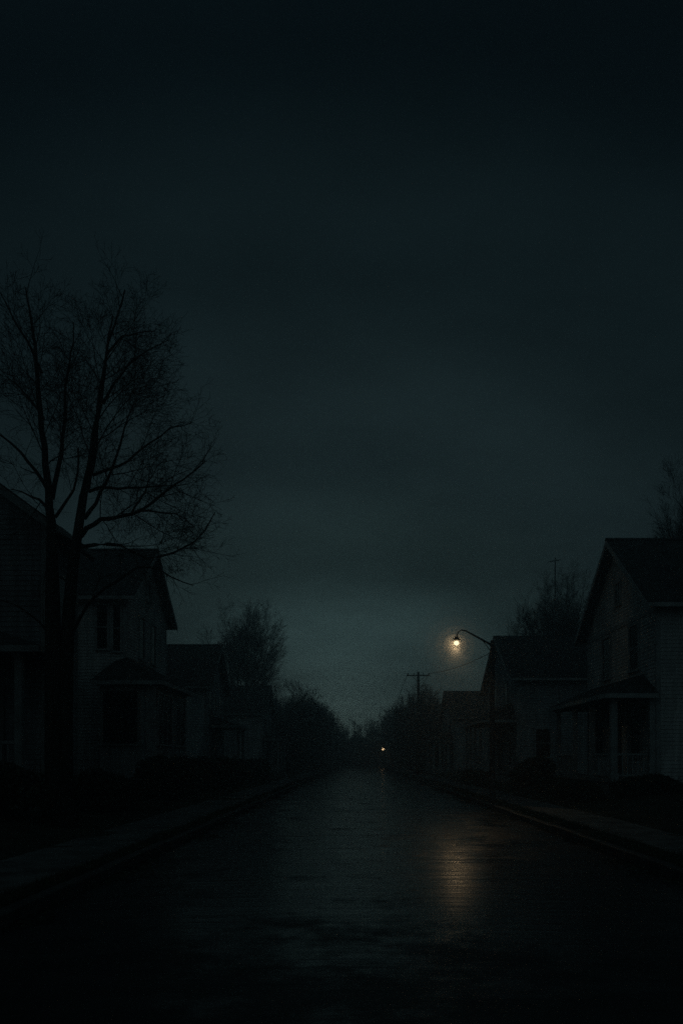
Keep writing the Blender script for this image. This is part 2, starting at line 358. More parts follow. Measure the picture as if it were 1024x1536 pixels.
def gable_house(root, F, W, D, tip, apex, zb, side, trim, roofm, ov=0.45, ovf=0.45, h=0.13, front=True):
    """gabled block; tip is the height of the roof edge at its overhang"""
    hw = W/2; sl = (apex-tip)/(hw+ov); ze = tip + ov*sl - 0.16; zr = apex - 0.16
    rnd = random.Random(int(W*100+D))
    w = MB(); e = 0.004
    ring = lambda u: [F(u, e, zb), F(u, W-e, zb), F(u, W-e, ze), F(u, hw, zr), F(u, e, ze)]
    w.prism(ring(e), ring(D-e))
    def lim(z):
        if z <= ze: return (0, W)
        t = (z-ze)/(zr-ze); return (hw*t, W-hw*t)
    full = lambda z: (0, D)
    z0 = zb + 0.35
    lap_siding(w, plane_of(F, 'front', W, D), 0, W, z0, zr, lim, h, rnd)
    lap_siding(w, plane_of(F, 'rear', W, D), 0, W, z0, zr, lim, h*2, rnd)
    for k in ('near', 'far'): lap_siding(w, plane_of(F, k, W, D), 0, D, z0, ze, full, h, rnd)
    w.build('wall', side, root, fix=False)
    # trim: corner boards, frieze, water table
    for (u, v) in ((0, 0), (0, W), (D, 0), (D, W)):
        t = MB(); su = -1 if u == 0 else 1; sv = -1 if v == 0 else 1
        u0, u1 = sorted((u+su*0.034, u-su*0.11)); v0, v1 = sorted((v+sv*0.034, v-sv*0.11))
        t.box(u0, u1, v0, v1, zb+0.3, ze-0.02, F); t.build('corner_board', trim, root)
    for P, ln in ((plane_of(F, 'front', W, D), W), (plane_of(F, 'near', W, D), D), (plane_of(F, 'far', W, D), D)):
        bt = MB(); pbox(bt, P, 0.12, ln-0.12, zb+0.22, zb+0.37, 0.004, 0.045); bt.build('skirt_board', trim, root)
    # roof: two slabs meeting at the ridge, plus rake and eave boards
    r = MB(); th = 0.16
    for s in (0, 1):
        ve, vr = (-ov, hw) if s == 0 else (W+ov, hw)
        n = 10
        ra = [(ve, tip), (vr, apex), (vr, apex-th), (ve, tip-th)]
        r.prism([F(-ovf, v, z) for v, z in ra], [F(D+ovf, v, z) for v, z in ra])
    rf = r.build('roof', roofm, root)
    c = MB(); 
    c.prism([F(-ovf-0.03, hw-0.14, apex-0.05), F(-ovf-0.03, hw, apex+0.05), F(-ovf-0.03, hw+0.14, apex-0.05)], [F(D+ovf+0.03, hw-0.14, apex-0.05), F(D+ovf+0.03, hw, apex+0.05), F(D+ovf+0.03, hw+0.14, apex-0.05)])
    c.build('ridge_cap', roofm, rf)
    for s in (0, 1):
        ve = -ov if s == 0 else W+ov
        ra = [(ve, tip-0.05), (hw, apex-0.05), (hw, apex-0.27), (ve, tip-0.27)]
        for u0, u1 in ((-ovf-0.035, -ovf-0.003), (D+ovf+0.003, D+ovf+0.035)):
            b = MB(); b.prism([F(u0, v, z) for v, z in ra], [F(u1, v, z) for v, z in ra]); b.build('rake_board', trim, rf)
    for s in (0, 1):
        v0, v1 = (-ov-0.09, -ov-0.004) if s == 0 else (W+ov+0.004, W+ov+0.09)
        g = MB(); g.box(-ovf, D+ovf, v0, v1, tip-0.19, tip-0.05, F); g.build('gutter', trim, rf)
    return ze

def post(root, F, u, v, z0, z1, w, trim, name='post'):
    p = MB(); h = w/2
    p.box(u-h, u+h, v-h, v+h, z0+0.18, z1-0.12, F); p.box(u-h-.03, u+h+.03, v-h-.03, v+h+.03, z0, z0+0.18, F); p.box(u-h-.03, u+h+.03, v-h-.03, v+h+.03, z1-0.12, z1, F)
    return p.build(name, trim, root)

def railing(root, F, u0, v0, u1, v1, z, h, trim):
    """balustrade between two plan points, standing on level z"""
    r = MB(); L = sqrt((u1-u0)**2 + (v1-v0)**2); k = max(2, int(L/0.16))
    def bar(za, zb, t):
        du, dv = (u1-u0)/L, (v1-v0)/L; pu, pv = -dv*t, du*t
        r.hexa([F(u0+pu,v0+pv,za), F(u1+pu,v1+pv,za), F(u1-pu,v1-pv,za), F(u0-pu,v0-pv,za), F(u0+pu,v0+pv,zb), F(u1+pu,v1+pv,zb), F(u1-pu,v1-pv,zb), F(u0-pu,v0-pv,zb)])
    bar(z+h-0.07, z+h, 0.04); bar(z+0.08, z+0.14, 0.03)
    for i in range(1, k):
        t = i/k; u, v = u0+(u1-u0)*t, v0+(v1-v0)*t
        r.box(u-0.018, u+0.018, v-0.018, v+0.018, z+0.14, z+h-0.07, F)
    return r.build('railing', trim, root)

def door(root, P, a0, a1, z0, z1, trim):
    f = MB(); pbox(f, P, a0-0.11, a0, z0, z1, 0.004, 0.08); pbox(f, P, a1, a1+0.11, z0, z1, 0.004, 0.08); pbox(f, P, a0-0.13, a1+0.13, z1, z1+0.13, 0.004, 0.095)
    pbox(f, P, a0, a1, z0, z1, 0.003, 0.03)
    m = (a0+a1)/2
    for (q0, q1) in ((a0+0.12, m-0.05), (m+0.05, a1-0.12)):
        pbox(f, P, q0, q1, z0+0.2, z0+0.85, 0.03, 0.045)
    d = f.build('door', M['door'], root)
    g = MB(); pbox(g, P, a0+0.14, a1-0.14, z0+1.05, z1-0.18, 0.0305, 0.04); g.build('pane', M['glass'], d)
    k = MB(); pbox(k, P, a1-0.1, a1-0.05, z0+0.98, z0+1.06, 0.031, 0.09); k.build('handle', M['metal'], d)
    return d

def steps(root, F, u_top, v0, v1, z_top, z_bot, n=4):
    s = MB(); dz = (z_top-z_bot)/n
    for i in range(n): s.box(u_top-0.3*(i+1), u_top-0.3*i-0.002, v0, v1, z_bot-0.3, z_top-dz*(i+0.5), F)
    return s.build('steps', M['concrete'], root)

def hip_porch_roof(root, F, ui, uo, v0, v1, ze, zr, roofm, trim, hipn=True, hipf=True):
    """lean-to roof against the front (u=ui) with hipped ends; eave at u=uo (negative, towards the street)"""
    d = ui-uo; th = 0.14
    rn = v0 + (d if hipn else 0)*0.9; rf_ = v1 - (d if hipf else 0)*0.9
    top = [(uo, v0, ze), (uo, v1, ze), (ui, v1, ze), (ui, v0, ze)]
    A, B = (ui, rn, zr), (ui, rf_, zr)
    m = MB()
    m.poly([F(*top[0]), F(*top[1]), F(*B), F(*A)])
    m.poly([F(*top[0]), F(*A), F(ui, v0, ze if hipn else zr)])
    m.poly([F(*top[1]), F(ui, v1, ze if hipf else zr), F(*B)])
    m.poly([F(uo, v0, ze-th), F(ui, v0, ze-th), F(ui, v1, ze-th), F(uo, v1, ze-th)])
    for a, b in ((top[0], top[1]), (top[3], top[0]), (top[1], top[2])):
        m.quad(F(*a), F(*b), F(b[0], b[1], b[2]-th), F(a[0], a[1], a[2]-th))
    r = m.build('porch_roof', roofm, root, fix=False)
    g = MB(); g.box(uo-0.06, uo-0.003, v0-0.03, v1+0.03, ze-0.17, ze-0.02, F); g.box(uo, ui-0.02, v0-0.055, v0-0.003, ze-0.17, ze-0.02, F); g.box(uo, ui-0.02, v1+0.003, v1+0.055, ze-0.17, ze-0.02, F)
    g.build('fascia', trim, r)
    return r

# ---- right, first: white two-storey gabled house with the open porch
h = thing('gabled_house', 'white clapboard gabled house with pillared front porch, largest right of the street', 'house', (10.0, 28.6, 0.4))
def local(F0, root):     # frame expressed relative to the root's location
    return Frame(Vector(F0.o) - Vector(root.location), F0.U, F0.V)
class LF(Frame):
    def __call__(s, u, v, z): p = s.o + s.U*u + s.V*v; return (p.x, p.y, z - s.dz)
def lf(root, o, U, V):
    f = LF((o[0]-root.location.x, o[1]-root.location.y, 0), U, V); f.dz = root.location.z; return f
F = lf(h, (10.0, 28.6), (1, 0, 0), (0, 1, 0))
gable_house(h, F, 8.5, 11, 6.85, 10.08, 0.35, M['siding_white'], M['trim'], M['roof'])
P = plane_of(F, 'front', 8.5, 11)
window(h, P, 1.75, 2.75, 4.85, 6.45, M['trim']); window(h, P, 5.15, 6.15, 4.85, 6.45, M['trim'])
window(h, P, 3.85, 4.45, 7.55, 8.35, M['trim'], rail=False, mull=1)
b = MB(); pbox(b, P, 0.13, 8.37, 6.62, 6.80, 0.004, 0.05); b.build('belt_board', M['trim'], h)
window(h, P, 1.5, 2.6, 1.75, 3.2, M['trim']); door(h, P, 3.9, 4.85, 1.02, 3.1, M['trim']); window(h, P, 6.0, 7.1, 1.75, 3.2, M['trim'])
Pn = plane_of(F, 'near', 8.5, 11); window(h, Pn, 5.6, 6.5, 1.8, 3.3, M['trim']); window(h, Pn, 5.6, 6.5, 4.9, 6.3, M['trim'])
hip_porch_roof(h, F, -0.03, -1.75, -0.25, 8.3, 3.85, 4.62, M['roof'], M['trim'], True, False)
fl = MB(); fl.box(-1.6, -0.04, -0.1, 8.2, 0.88, 1.0, F); fl.build('porch_floor', M['trim_dark'], h)
sk = MB()
for i in range(28): sk.box(-1.53, -1.50, 0.0+0.29*i, 0.2+0.29*i, 0.35, 0.878, F)
for i in range(6): sk.box(-1.48+0.24*i, -1.3+0.24*i, -0.05, -0.02, 0.35, 0.878, F)
sk.build('porch_skirt', M['trim_dark'], h)
for v in (0.1, 2.7, 5.2, 7.9): post(h, F, -1.42, v, 1.0, 3.71, 0.17 if v > 1 else 0.21, M['trim'])
post(h, F, -0.14, 0.1, 1.0, 3.71, 0.2, M['trim'])
railing(h, F, -1.42, 0.25, -1.42, 2.6, 1.0, 0.85, M['trim']); railing(h, F, -1.42, 5.3, -1.42, 7.8, 1.0, 0.85, M['trim']); railing(h, F, -1.3, 0.1, -0.26, 0.1, 1.0, 0.85, M['trim'])
steps(h, F, -1.62, 3.2, 4.7, 0.9, 0.42, 3)

# ---- right, second: darker house beside the street lamp
h = thing('gabled_house', 'grey gabled house standing behind the street lamp post, mast on its roof', 'house', (9.0, 48.2, 0.4))
F = lf(h, (9.0, 48.2), (1, 0, 0), (0, 1, 0)); W2 = 11.0
gable_house(h, F, W2, 10, 6.2, 9.3, 0.35, M['siding_grey'], M['trim'], M['roof'], h=0.15)
P = plane_of(F, 'front', W2, 10)
window(h, P, 3.0, 4.0, 4.5, 6.2, M['trim']); window(h, P, 6.9, 7.9, 4.5, 6.2, M['trim'])
b = MB()
pbox(b, P, 5.2, 5.8, 7.2, 8.0, 0.03, 0.06); b.build('attic_vent', M['trim_dark'], h)
window(h, P, 1.2, 2.4, 1.5, 3.1, M['trim']); door(h, P, 5.0, 6.0, 0.95, 3.05, M['trim']); window(h, P, 8.2, 9.4, 1.5, 3.1, M['trim'])
Pn = plane_of(F, 'near', W2, 10); window(h, Pn, 1.05, 1.85, 1.75, 3.3, M['trim']); window(h, Pn, 6.3, 7.1, 4.2, 5.5, M['trim'])
hip_porch_roof(h, F, -0.03, -2.0, -0.1, 9.0, 3.85, 4.9, M['roof'], M['trim'], True, True)
fl = MB(); fl.box(-1.85, -0.04, 0.05, 8.9, 0.8, 0.93, F); fl.box(-1.75, -0.1, 0.15, 8.8, 0.3, 0.798, F); fl.build('porch_floor', M['trim_dark'], h)
for v in (0.25, 2.6, 4.9, 6.9, 8.7): post(h, F, -1.7, v, 0.93, 3.71, 0.17, M['trim'])
railing(h, F, -1.7, 0.35, -1.7, 4.8, 0.93, 0.8, M['trim'])

# ---- right, third: low dark house, only its roof and porch columns read
h = thing('gabled_house', 'small dark house with pale porch columns between lamp post and utility pole', 'house', (9.0, 79.5, 0.3))
F = lf(h, (9.0, 79.5), (1, 0, 0), (0, 1, 0))
gable_house(h, F, 10, 9, 5.5, 8.25, 0.25, M['siding_dark'], M['trim_dark'], M['roof2'], h=0.25)
P = plane_of(F, 'front', 10, 9); window(h, P, 2.2, 3.2, 4.0, 5.4, M['trim']); window(h, P, 6.2, 7.2, 4.0, 5.4, M['trim']); door(h, P, 4.5, 5.5, 0.8, 2.9, M['trim'])
hip_porch_roof(h, F, -0.03, -2.2, 0.1, 8.0, 3.3, 4.2, M['roof2'], M['trim_dark'])
fl = MB(); fl.box(-2.0, -0.04, 0.2, 7.9, 0.25, 0.78, F); fl.build('porch_floor', M['trim_dark'], h)
for u, v in ((-1.85, 0.4), (-1.25, 0.4), (-0.5, 0.4), (-1.85, 4.0), (-1.85, 7.6)): post(h, F, u, v, 0.78, 3.16, 0.2, M['trim'])

# ---- left, first: big dark house whose roof runs out of the frame
h = thing('gabled_house', 'large black gabled house cut by the photo edge behind the tall tree', 'house', (-11.75, 21.8, 0.6))
F = lf(h, (-15.6, 21.8), (0, 1, 0), (1, 0, 0))
gable_house(h, F, 7.7, 2.4, 7.55, 10.65, 0.4, M['siding_slate'], M['trim_dark'], M['roof2'], ov=0.4, ovf=0.3)
F2 = lf(h, (-19.5, 24.6), (0, 1, 0), (1, 0, 0))
body = MB(); body.prism([F2(0, 0, 0.4), F2(0, 6.6, 0.4), F2(0, 6.6, 7.0), F2(0, 3.3, 9.4), F2(0, 0, 7.0)], [F2(8, 0, 0.4), F2(8, 6.6, 0.4), F2(8, 6.6, 7.0), F2(8, 3.3, 9.4), F2(8, 0, 7.0)])
body.build('rear_wing', M['siding_slate'], h)
rr = MB()
for ve in (-0.4, 7.0):
    ra = [(ve, 6.75), (3.3, 9.55), (3.3, 9.41), (ve, 6.61)]
    rr.prism([F2(0.02, v, z) for v, z in ra], [F2(8.3, v, z) for v, z in ra])
rr.build('rear_roof', M['roof2'], h)
P = plane_of(F, 'front', 7.7, 2.4)
window(h, P, 1.5, 2.5, 5.0, 6.6, M['trim_dark']); window(h, P, 5.3, 6.3, 5.0, 6.6, M['trim_dark'])
window(h, P, 1.6, 2.8, 1.95, 3.5, M['trim_dark']); door(h, P, 5.6, 6.55, 1.3, 3.4, M['trim_dark'])
Pe = plane_of(F, 'far', 7.7, 2.4); window(h, Pe, 0.8, 1.6, 5.0, 6.5, M['trim_dark'])
hip_porch_roof(h, F, -0.03, -2.0, 0.4, 8.25, 4.32, 4.95, M['roof2'], M['trim_dark'], True, True)
fl = MB(); fl.box(-1.85, -0.04, 0.5, 8.1, 1.1, 1.25, F); fl.box(-1.75, -0.1, 0.6, 8.0, 0.3, 1.098, F); fl.build('porch_floor', M['trim_dark'], h)
for v in (0.8, 3.1, 5.2, 7.68): post(h, F, -1.65, v, 1.25, 4.18, 0.17, M['trim_dark'])
railing(h, F, -1.65, 0.9, -1.65, 5.1, 1.25, 0.85, M['trim_dark']); railing(h, F, -1.65, 5.3, -1.65, 7.58, 1.25, 0.85, M['trim_dark'])

# ---- left, second: grey house with steep gable and glazed corner porch
h = thing('gabled_house', 'grey clapboard house with steep gable and glazed corner porch, behind the tall tree', 'house', (-9.3, 34.6, 0.7))
F = lf(h, (-9.3, 34.6), (-1, 0, 0), (0, 1, 0)); W4, D4 = 7.2, 9.0
gable_house(h, F, W4, D4, 8.2, 10.98, 0.5, M['siding_white'], M['trim'], M['roof'])
P = plane_of(F, 'front', W4, D4); window(h, P, 2.0, 2.75, 5.95, 7.7, M['trim'], fw=0.12); window(h, P, 4.1, 4.85, 5.95, 7.7, M['trim'], fw=0.12)
window(h, P, 3.3, 3.9, 8.7, 9.4, M['trim'], rail=False)
Pn = plane_of(F, 'near', W4, D4); window(h, Pn, 0.75, 1.15, 6.1, 7.85, M['trim'], fw=0.08); window(h, Pn, 0.22, 0.5, 6.0, 7.85, M['trim'], fw=0.07); window(h, Pn, 4.5, 5.4, 6.1, 7.8, M['trim'])
# glazed porch wrapping the near front corner
pu0, pu1, pv0, pv1, pz, pe = -1.35, 0.75, -1.0, 5.4, 0.5, 4.6
pw = MB()
pw.box(pu0, pu1, pv0, -0.03, pz, pe, F); pw.box(pu0, -0.03, -0.028, pv1, pz, pe, F)
pw.build('porch_wall', M['siding_grey'], h)
pn = lambda a, z, o: F(a, pv0-o, z)
window(h, pn, -0.72, 0.62, 2.25, 4.3, M['trim_dark'], mull=0, rail=False)
ps = lambda a, z, o: F(pu0-o, a, z)
window(h, ps, -0.45, 2.1, 2.25, 4.25, M['trim'], mull=2, rail=False); window(h, ps, 2.9, 4.9, 2.25, 4.25, M['trim'], mull=1, rail=False)
cp = MB(); cp.box(pu0-0.04, pu0+0.30, pv0-0.04, pv0+0.25, pz, pe-0.02, F); cp.build('corner_post', M['trim'], h)
# hip roof of the porch: rises from its eaves to the house corner
e0, e1, ev0, ev1, ez, zt = pu0-0.35, pu1+0.3, pv0-0.3, pv1+0.35, 4.72, 5.75
rm = MB(); A = F(0.0-0.03, -0.03, zt); B = F(-0.03, ev1-1.3, zt); C = F(0.45, -0.03, zt-0.15)
c00, c0f, c10, cin, cff = F(e0, ev0, ez), F(e0, ev1, ez), F(e1, ev0, ez), F(e1, -0.03, ez), F(-0.03, ev1, ez)
rm.poly([c00, c0f, B, A]); rm.poly([c00, A, C, c10]); rm.poly([c10, C, cin]); rm.poly([c0f, cff, B])
low = lambda p: (p[0], p[1], p[2]-0.13)
for a, b_ in ((c00, c0f), (c10, c00), (cin, c10), (c0f, cff)): rm.quad(a, b_, low(b_), low(a))
rm.poly([low(c00), low(c10), low(cin), low(F(-0.03, -0.03, ez)), low(cff), low(c0f)])
pr = rm.build('porch_roof', M['roof'], h, fix=False)
fa = MB(); fa.box(e0-0.06, e0-0.003, ev0-0.06, ev1+0.03, ez-0.17, ez-0.015, F); fa.box(e0, e1, ev0-0.06, ev0-0.003, ez-0.17, ez-0.015, F); fa.build('fascia', M['trim'], pr)

# ---- left, third
h = thing('gabled_house', 'dim gabled house with little porch hood under the round bare tree', 'house', (-9.2, 52.4, 0.5))
F = lf(h, (-9.2, 52.4), (-1, 0, 0), (0, 1, 0))
gable_house(h, F, 6.8, 9, 6.1, 9.05, 0.4, M['siding_dark'], M['trim_dark'], M['roof2'], h=0.15)
P = plane_of(F, 'front', 6.8, 9); window(h, P, 0.9, 1.7, 4.4, 5.9, M['trim']); window(h, P, 2.5, 3.3, 4.4, 5.9, M['trim']); window(h, P, 4.8, 5.6, 4.4, 5.9, M['trim']); door(h, P, 2.6, 3.6, 1.05, 3.1, M['trim']); window(h, P, 0.8, 1.8, 1.6, 3.1, M['trim'])
hip_porch_roof(h, F, -0.03, -1.8, 1.0, 6.4, 3.75, 4.35, M['roof2'], M['trim_dark'])
fl = MB(); fl.box(-1.6, -0.04, 1.2, 6.2, 0.3, 1.02, F); fl.build('porch_floor', M['trim_dark'], h)
for v in (1.35, 3.8, 6.0): post(h, F, -1.45, v, 1.02, 3.61, 0.16, M['trim'])
railing(h, F, -1.45, 1.45, -1.45, 3.7, 1.02, 0.8, M['trim_dark'])

# ---- left, fourth
h = thing('gabled_house', 'farthest small black house on the left, against the hazy treeline', 'house', (-8.9, 80.5, 0.4))
F = lf(h, (-8.9, 80.5), (-1, 0, 0), (0, 1, 0))
gable_house(h, F, 9, 9, 5.9, 8.85, 0.3, M['siding_dark'], M['trim_dark'], M['roof2'], h=0.25)
P = plane_of(F, 'front', 9, 9); window(h, P, 2.0, 3.0, 4.0, 5.5, M['trim']); window(h, P, 5.8, 6.8, 4.0, 5.5, M['trim']); door(h, P, 4.0, 5.0, 0.9, 3.0, M['trim'])
hip_porch_roof(h, F, -0.03, -1.8, 0.5, 8.3, 3.5, 4.2, M['roof2'], M['trim_dark'])
fl = MB(); fl.box(-1.6, -0.04, 0.7, 8.1, 0.25, 0.88, F); fl.build('porch_floor', M['trim_dark'], h)
for v in (0.9, 4.4, 7.9): post(h, F, -1.45, v, 0.88, 3.36, 0.18, M['trim'])

# handrail and entry steps in front of the left houses
hr = thing('entry_steps', 'concrete entry steps with thin pale handrail beside the tall tree', 'steps', (-8.2, 27.0, 0.45))
st = MB()
for i in range(4): st.box(-1.1+0.3*i, -0.802+0.3*i, -0.2, 1.2, -0.3, 0.62-0.16*i)
st.build('step', M['concrete'], hr)
rl = MB(); rl.tube([(-1.15, -0.1, 1.52), (-1.0, -0.1, 1.50), (-0.36, -0.1, 1.13), (-0.34, -0.1, 1.08)], 0.022, 8)
rl.tube([(-0.36, -0.1, 0.1), (-0.36, -0.1, 1.13)], 0.018, 6); rl.tube([(-1.0, -0.1, 0.6), (-1.0, -0.1, 1.5)], 0.018, 6)
rl.build('handrail', M['rail'], hr, smooth=True)

# television mast on the second right-hand roof
an = thing('roof_mast', 'tall thin aerial mast rising from the roof beside the lamp', 'antenna', (12.4, 53.7, 9.25))
q = MB(); q.tube([(0, 0, -0.05), (0, 0, 4.3), (0.02, 0, 5.0)], [0.05, 0.04, 0.03], 6); q.build('mast', M['metal'], an)
q = MB(); q.tube([(-0.42, 0, 4.72), (0.36, 0, 4.86)], 0.025, 5)
for i in range(4): q.tube([(-0.36+0.2*i, -0.35, 4.73+0.035*i), (-0.36+0.2*i, 0.35, 4.73+0.035*i)], 0.014, 4)
q.build('aerial', M['metal'], an)

# ------------------------------------------------------------------ street furniture
sl = thing('street_lamp', 'lit street lamp on dark pole, its arm reaching over the wet road', 'street lamp', (4.72, 29.9, 0.135))
q = MB(); q.lathe([(0.15, -0.05), (0.15, 0.10), (0.115, 0.16), (0.105, 0.9), (0.09, 1.0), (0.075, 5.45), (0.072, 5.62), (0.04, 5.68)], (0, 0, 0), 14); q.build('pole', M['metal'], sl, smooth=True)
q = MB(); q.tube([(0, 0, 5.48), (-0.35, 0, 5.68), (-0.92, 0, 5.99), (-1.08, 0, 6.02), (-1.19, 0, 5.95), (-1.24, 0, 5.80)], [0.042, 0.036, 0.026, 0.022, 0.02, 0.02], 8); q.tube([(0, 0, 5.2), (-0.35, 0, 5.67)], 0.014, 6); q.build('arm', M['metal'], sl, smooth=True)
q = MB(); q.lathe([(0.045, 0.14), (0.07, 0.10), (0.10, 0.06), (0.14, 0.03), (0.145, 0.02), (0.10, 0.022), (0.05, 0.03)], (-1.245, 0, 5.66), 18); lhd = q.build('lamp_head', M['metal'], sl, smooth=True)
q = MB()
prof = [(0.088*sin(pi*i/10)+0.002, -0.08*cos(pi*i/10)) for i in range(11)]
q.lathe(prof, (-1.25, 0, 5.565), 16); q.build('bulb', M['bulb'], lhd, smooth=True)
def lamp_light(name, loc, power, radius, parent):
    l = bpy.data.lights.new(name, 'POINT'); l.energy = power; l.color = (1.0, 0.66, 0.34); l.shadow_soft_size = radius
    o = bpy.data.objects.new(name, l); COL.objects.link(o); o.parent = parent; o.location = loc; return o

fl_ = thing('post_lantern', 'tiny lit lantern far down the street, low over its right edge', 'street lamp', (4.95, 162.0, 0.135))
q = MB(); q.lathe([(0.10, -0.05), (0.10, 0.2), (0.06, 0.3), (0.05, 2.9), (0.09, 2.95)], (0, 0, 0), 10); q.build('post', M['metal'], fl_, smooth=True)
q = MB(); q.lathe([(0.28, 3.40), (0.05, 3.62), (0.02, 3.72)], (0, 0, 0), 8); q.build('lantern_cap', M['metal'], fl_)
q = MB(); q.lathe([(0.08, 2.97), (0.20, 3.08), (0.24, 3.25), (0.2, 3.38)], (0, 0, 0), 12); q.build('globe', M['bulb_far'], fl_, smooth=True)

up = thing('utility_pole', 'slim wooden utility pole with one crossarm, right of the distant road', 'utility pole', (5.4, 75.5, 0.135))
q = MB(); q.lathe([(0.15, -0.1), (0.14, 1.0), (0.10, 9.1), (0.06, 9.14)], (0, 0, 0), 12); q.build('pole', M['wood'], up, smooth=True)
q = MB(); q.box(-1.02, 1.02, -0.16, -0.08, 8.76, 8.855); ca = q.build('crossarm', M['wood'], up)
q = MB(); q.tube([(-0.55, -0.13, 8.72), (0, -0.11, 8.2)], 0.02, 5); q.tube([(0.55, -0.13, 8.72), (0, -0.11, 8.2)], 0.02, 5); q.build('brace', M['metal'], up)
for x in (-0.92, -0.4, 0.4, 0.92):
    q = MB(); q.lathe([(0.02, 8.855), (0.025, 8.9), (0.05, 8.91), (0.03, 8.95), (0.05, 8.96), (0.03, 9.02)], (x, -0.115, 0), 8); q.build('insulator', M['ceramic'], ca)

def wire(a, b, sag, label, grp=None):
    q = MB(); a, b = Vector(a), Vector(b); n = 16
    pts = [a.lerp(b, i/n) - Vector((0, 0, sag*4*(i/n)*(1-i/n))) for i in range(n+1)]
    o = q.build if False else None
    q.tube([tuple(p - a) for p in pts], 0.022, 4); w = q.build('overhead_wire', M['metal']); w.location = a
    tag(w, label, 'wire', grp)
wire((6.32, 75.4, 9.13), (9.0, 52.5, 8.6), 0.35, 'service wire from the crossarm to the grey house gable')
for x in (-0.92, 0.92):
    wire((5.4+x, 75.5, 9.13), (5.6+x, 140.0, 9.0), 0.9, 'overhead wire running down the street from the utility pole', 'wires from the utility pole down the street')

# ------------------------------------------------------------------ bare trees
UP = Vector((0, 0, 1))
def rand_dir(rnd):
    while True:
        v = Vector((rnd.uniform(-1, 1), rnd.uniform(-1, 1), rnd.uniform(-1, 1)))
        if 0.1 < v.length < 1: return v.normalized()

def side_dir(d, ang, rnd, az=None):
    ref = UP if abs(d.z) < 0.9 else Vector((1, 0, 0))
    a = d.cross(ref).normalized(); b = d.cross(a)
    t = rnd.uniform(0, 2*pi) if az is None else az
    return (d*cos(ang) + (a*cos(t) + b*sin(t))*sin(ang)).normalized()

class Tree:
    def __init__(s, seed): s.r = random.Random(seed); s.trunk = MB(); s.twig = MB(); s.n = 0
    def limb(s, pts, rads, lv, dens=1.0, ln=None, k=6):
        """a measured limb: tube + side branches along its outer part"""
        s.trunk.tube(pts, rads, k, cap=False)
        P = [Vector(p) for p in pts]; tot = sum((b-a).length for a, b in zip(P, P[1:]))
        s.sprout(P, rads, lv, dens, ln or tot*0.45, 0.18)
    def at(s, P, rads, t):
        seg = [(b-a).length for a, b in zip(P, P[1:])]; L = sum(seg)*t
        for i, q in enumerate(seg):
            if L <= q or i == len(seg)-1:
                w = min(1, L/max(q, 1e-6)); return P[i].lerp(P[i+1], w), (P[i+1]-P[i]).normalized(), rads[i]*(1-w) + rads[i+1]*w
            L -= q
    def sprout(s, P, rads, lv, dens, ln, t0):
        rnd = s.r; tot = sum((b-a).length for a, b in zip(P, P[1:]))
        gap = {1: 0.26, 2: 0.13, 3: 0.075, 4: 0.06}[lv]*s.gap; n = max(2, int(tot*(1-t0)/gap*dens))
        az = rnd.uniform(0, 6.28)
        for i in range(n):
            t = t0 + (1-t0)*(i + rnd.random())/n; t = min(t, 0.995)
            p, d, r = s.at(P, rads, t); az += 2.4 + rnd.uniform(-.5, .5)
            l = ln*(1.12-0.66*t)*rnd.uniform(0.6, 1.25)
            s.branch(p, side_dir(d, R(rnd.uniform(*s.ang)), rnd, az), l, min(r*0.62, s.coef*l + s.tip*0.8), lv)
    def branch(s, p, d, l, r, lv):
        rnd = s.r; n = 5 if lv <= 2 else 3 if lv == 3 else 2
        pts = [p]; rads = [r]; q = p.copy(); dd = d.copy()
        for i in range(n):
            dd = (dd + rand_dir(rnd)*(0.16 if lv < 3 else 0.2) + UP*s.up*(0.10 if lv < 3 else 0.05)).normalized()
            q = q + dd*(l/n); pts.append(q.copy()); rads.append(max(r*(1-(i+1)/n*0.82), s.tip))
        (s.trunk if lv <= 1 else s.twig).tube(pts, rads, 5 if lv <= 1 else 3, cap=False); s.n += 1
        if lv < s.maxlv and l > s.minl: s.sprout(pts, rads, lv+1, 1.0, l*0.62, 0.15)
    ang = (26, 58); coef = 0.006; up = 1.0; gap = 1.0; tip = 0.003; maxlv = 3; minl = 0.3

# the tall double-trunked tree in front of the left houses
TX, TY = -6.35, 18.5
t = Tree(3); k = TY/1287.0; t.gap = 1.10; t.up = 0.3; t.maxlv = 4; t.minl = 0.24; t.tip = 0.0030
def px(x, y, dy=0.0): return Vector(((x-535)*k - TX, dy, (1137-y)*k + 1.7))
def limbpx(pp, r0, r1, lv=1, dens=1.0, ln=None, dyend=0.0, kk=6):
    n = len(pp); pts = []; rads = []
    for i, q in enumerate(pp):
        w = i/(n-1); d0 = q[2] if len(q) > 2 else dyend*w
        pts.append(px(q[0], q[1], d0)); rads.append(r0 + (r1-r0)*w**0.9)
    # extra points so long limbs wander
    out = [pts[0]]; orr = [rads[0]]
    for i in range(1, n):
        m = (pts[i-1]+pts[i])/2 + rand_dir(t.r)*(pts[i]-pts[i-1]).length*0.045
        out += [m, pts[i]]; orr += [(rads[i-1]+rads[i])/2, rads[i]]
    t.limb(out, orr, lv, dens, ln, kk)
t.trunk.tube([px(83, 1250), px(82.5, 1215), px(82, 1180), px(81, 1100), px(80, 1000), px(79, 900), px(78, 840), px(77, 780)], [0.36, 0.25, 0.21, 0.195, 0.18, 0.155, 0.125, 0.095], 12, cap=False)
t.trunk.tube([px(96, 1245, .05), px(95, 1190, .05), px(96, 1100, .05), px(98, 1000, .06), px(101, 920, .08), px(107, 850, .1), px(115, 790, .12), px(122, 740, .14)], [0.30, 0.20, 0.17, 0.15, 0.135, 0.12, 0.10, 0.088], 12, cap=False)
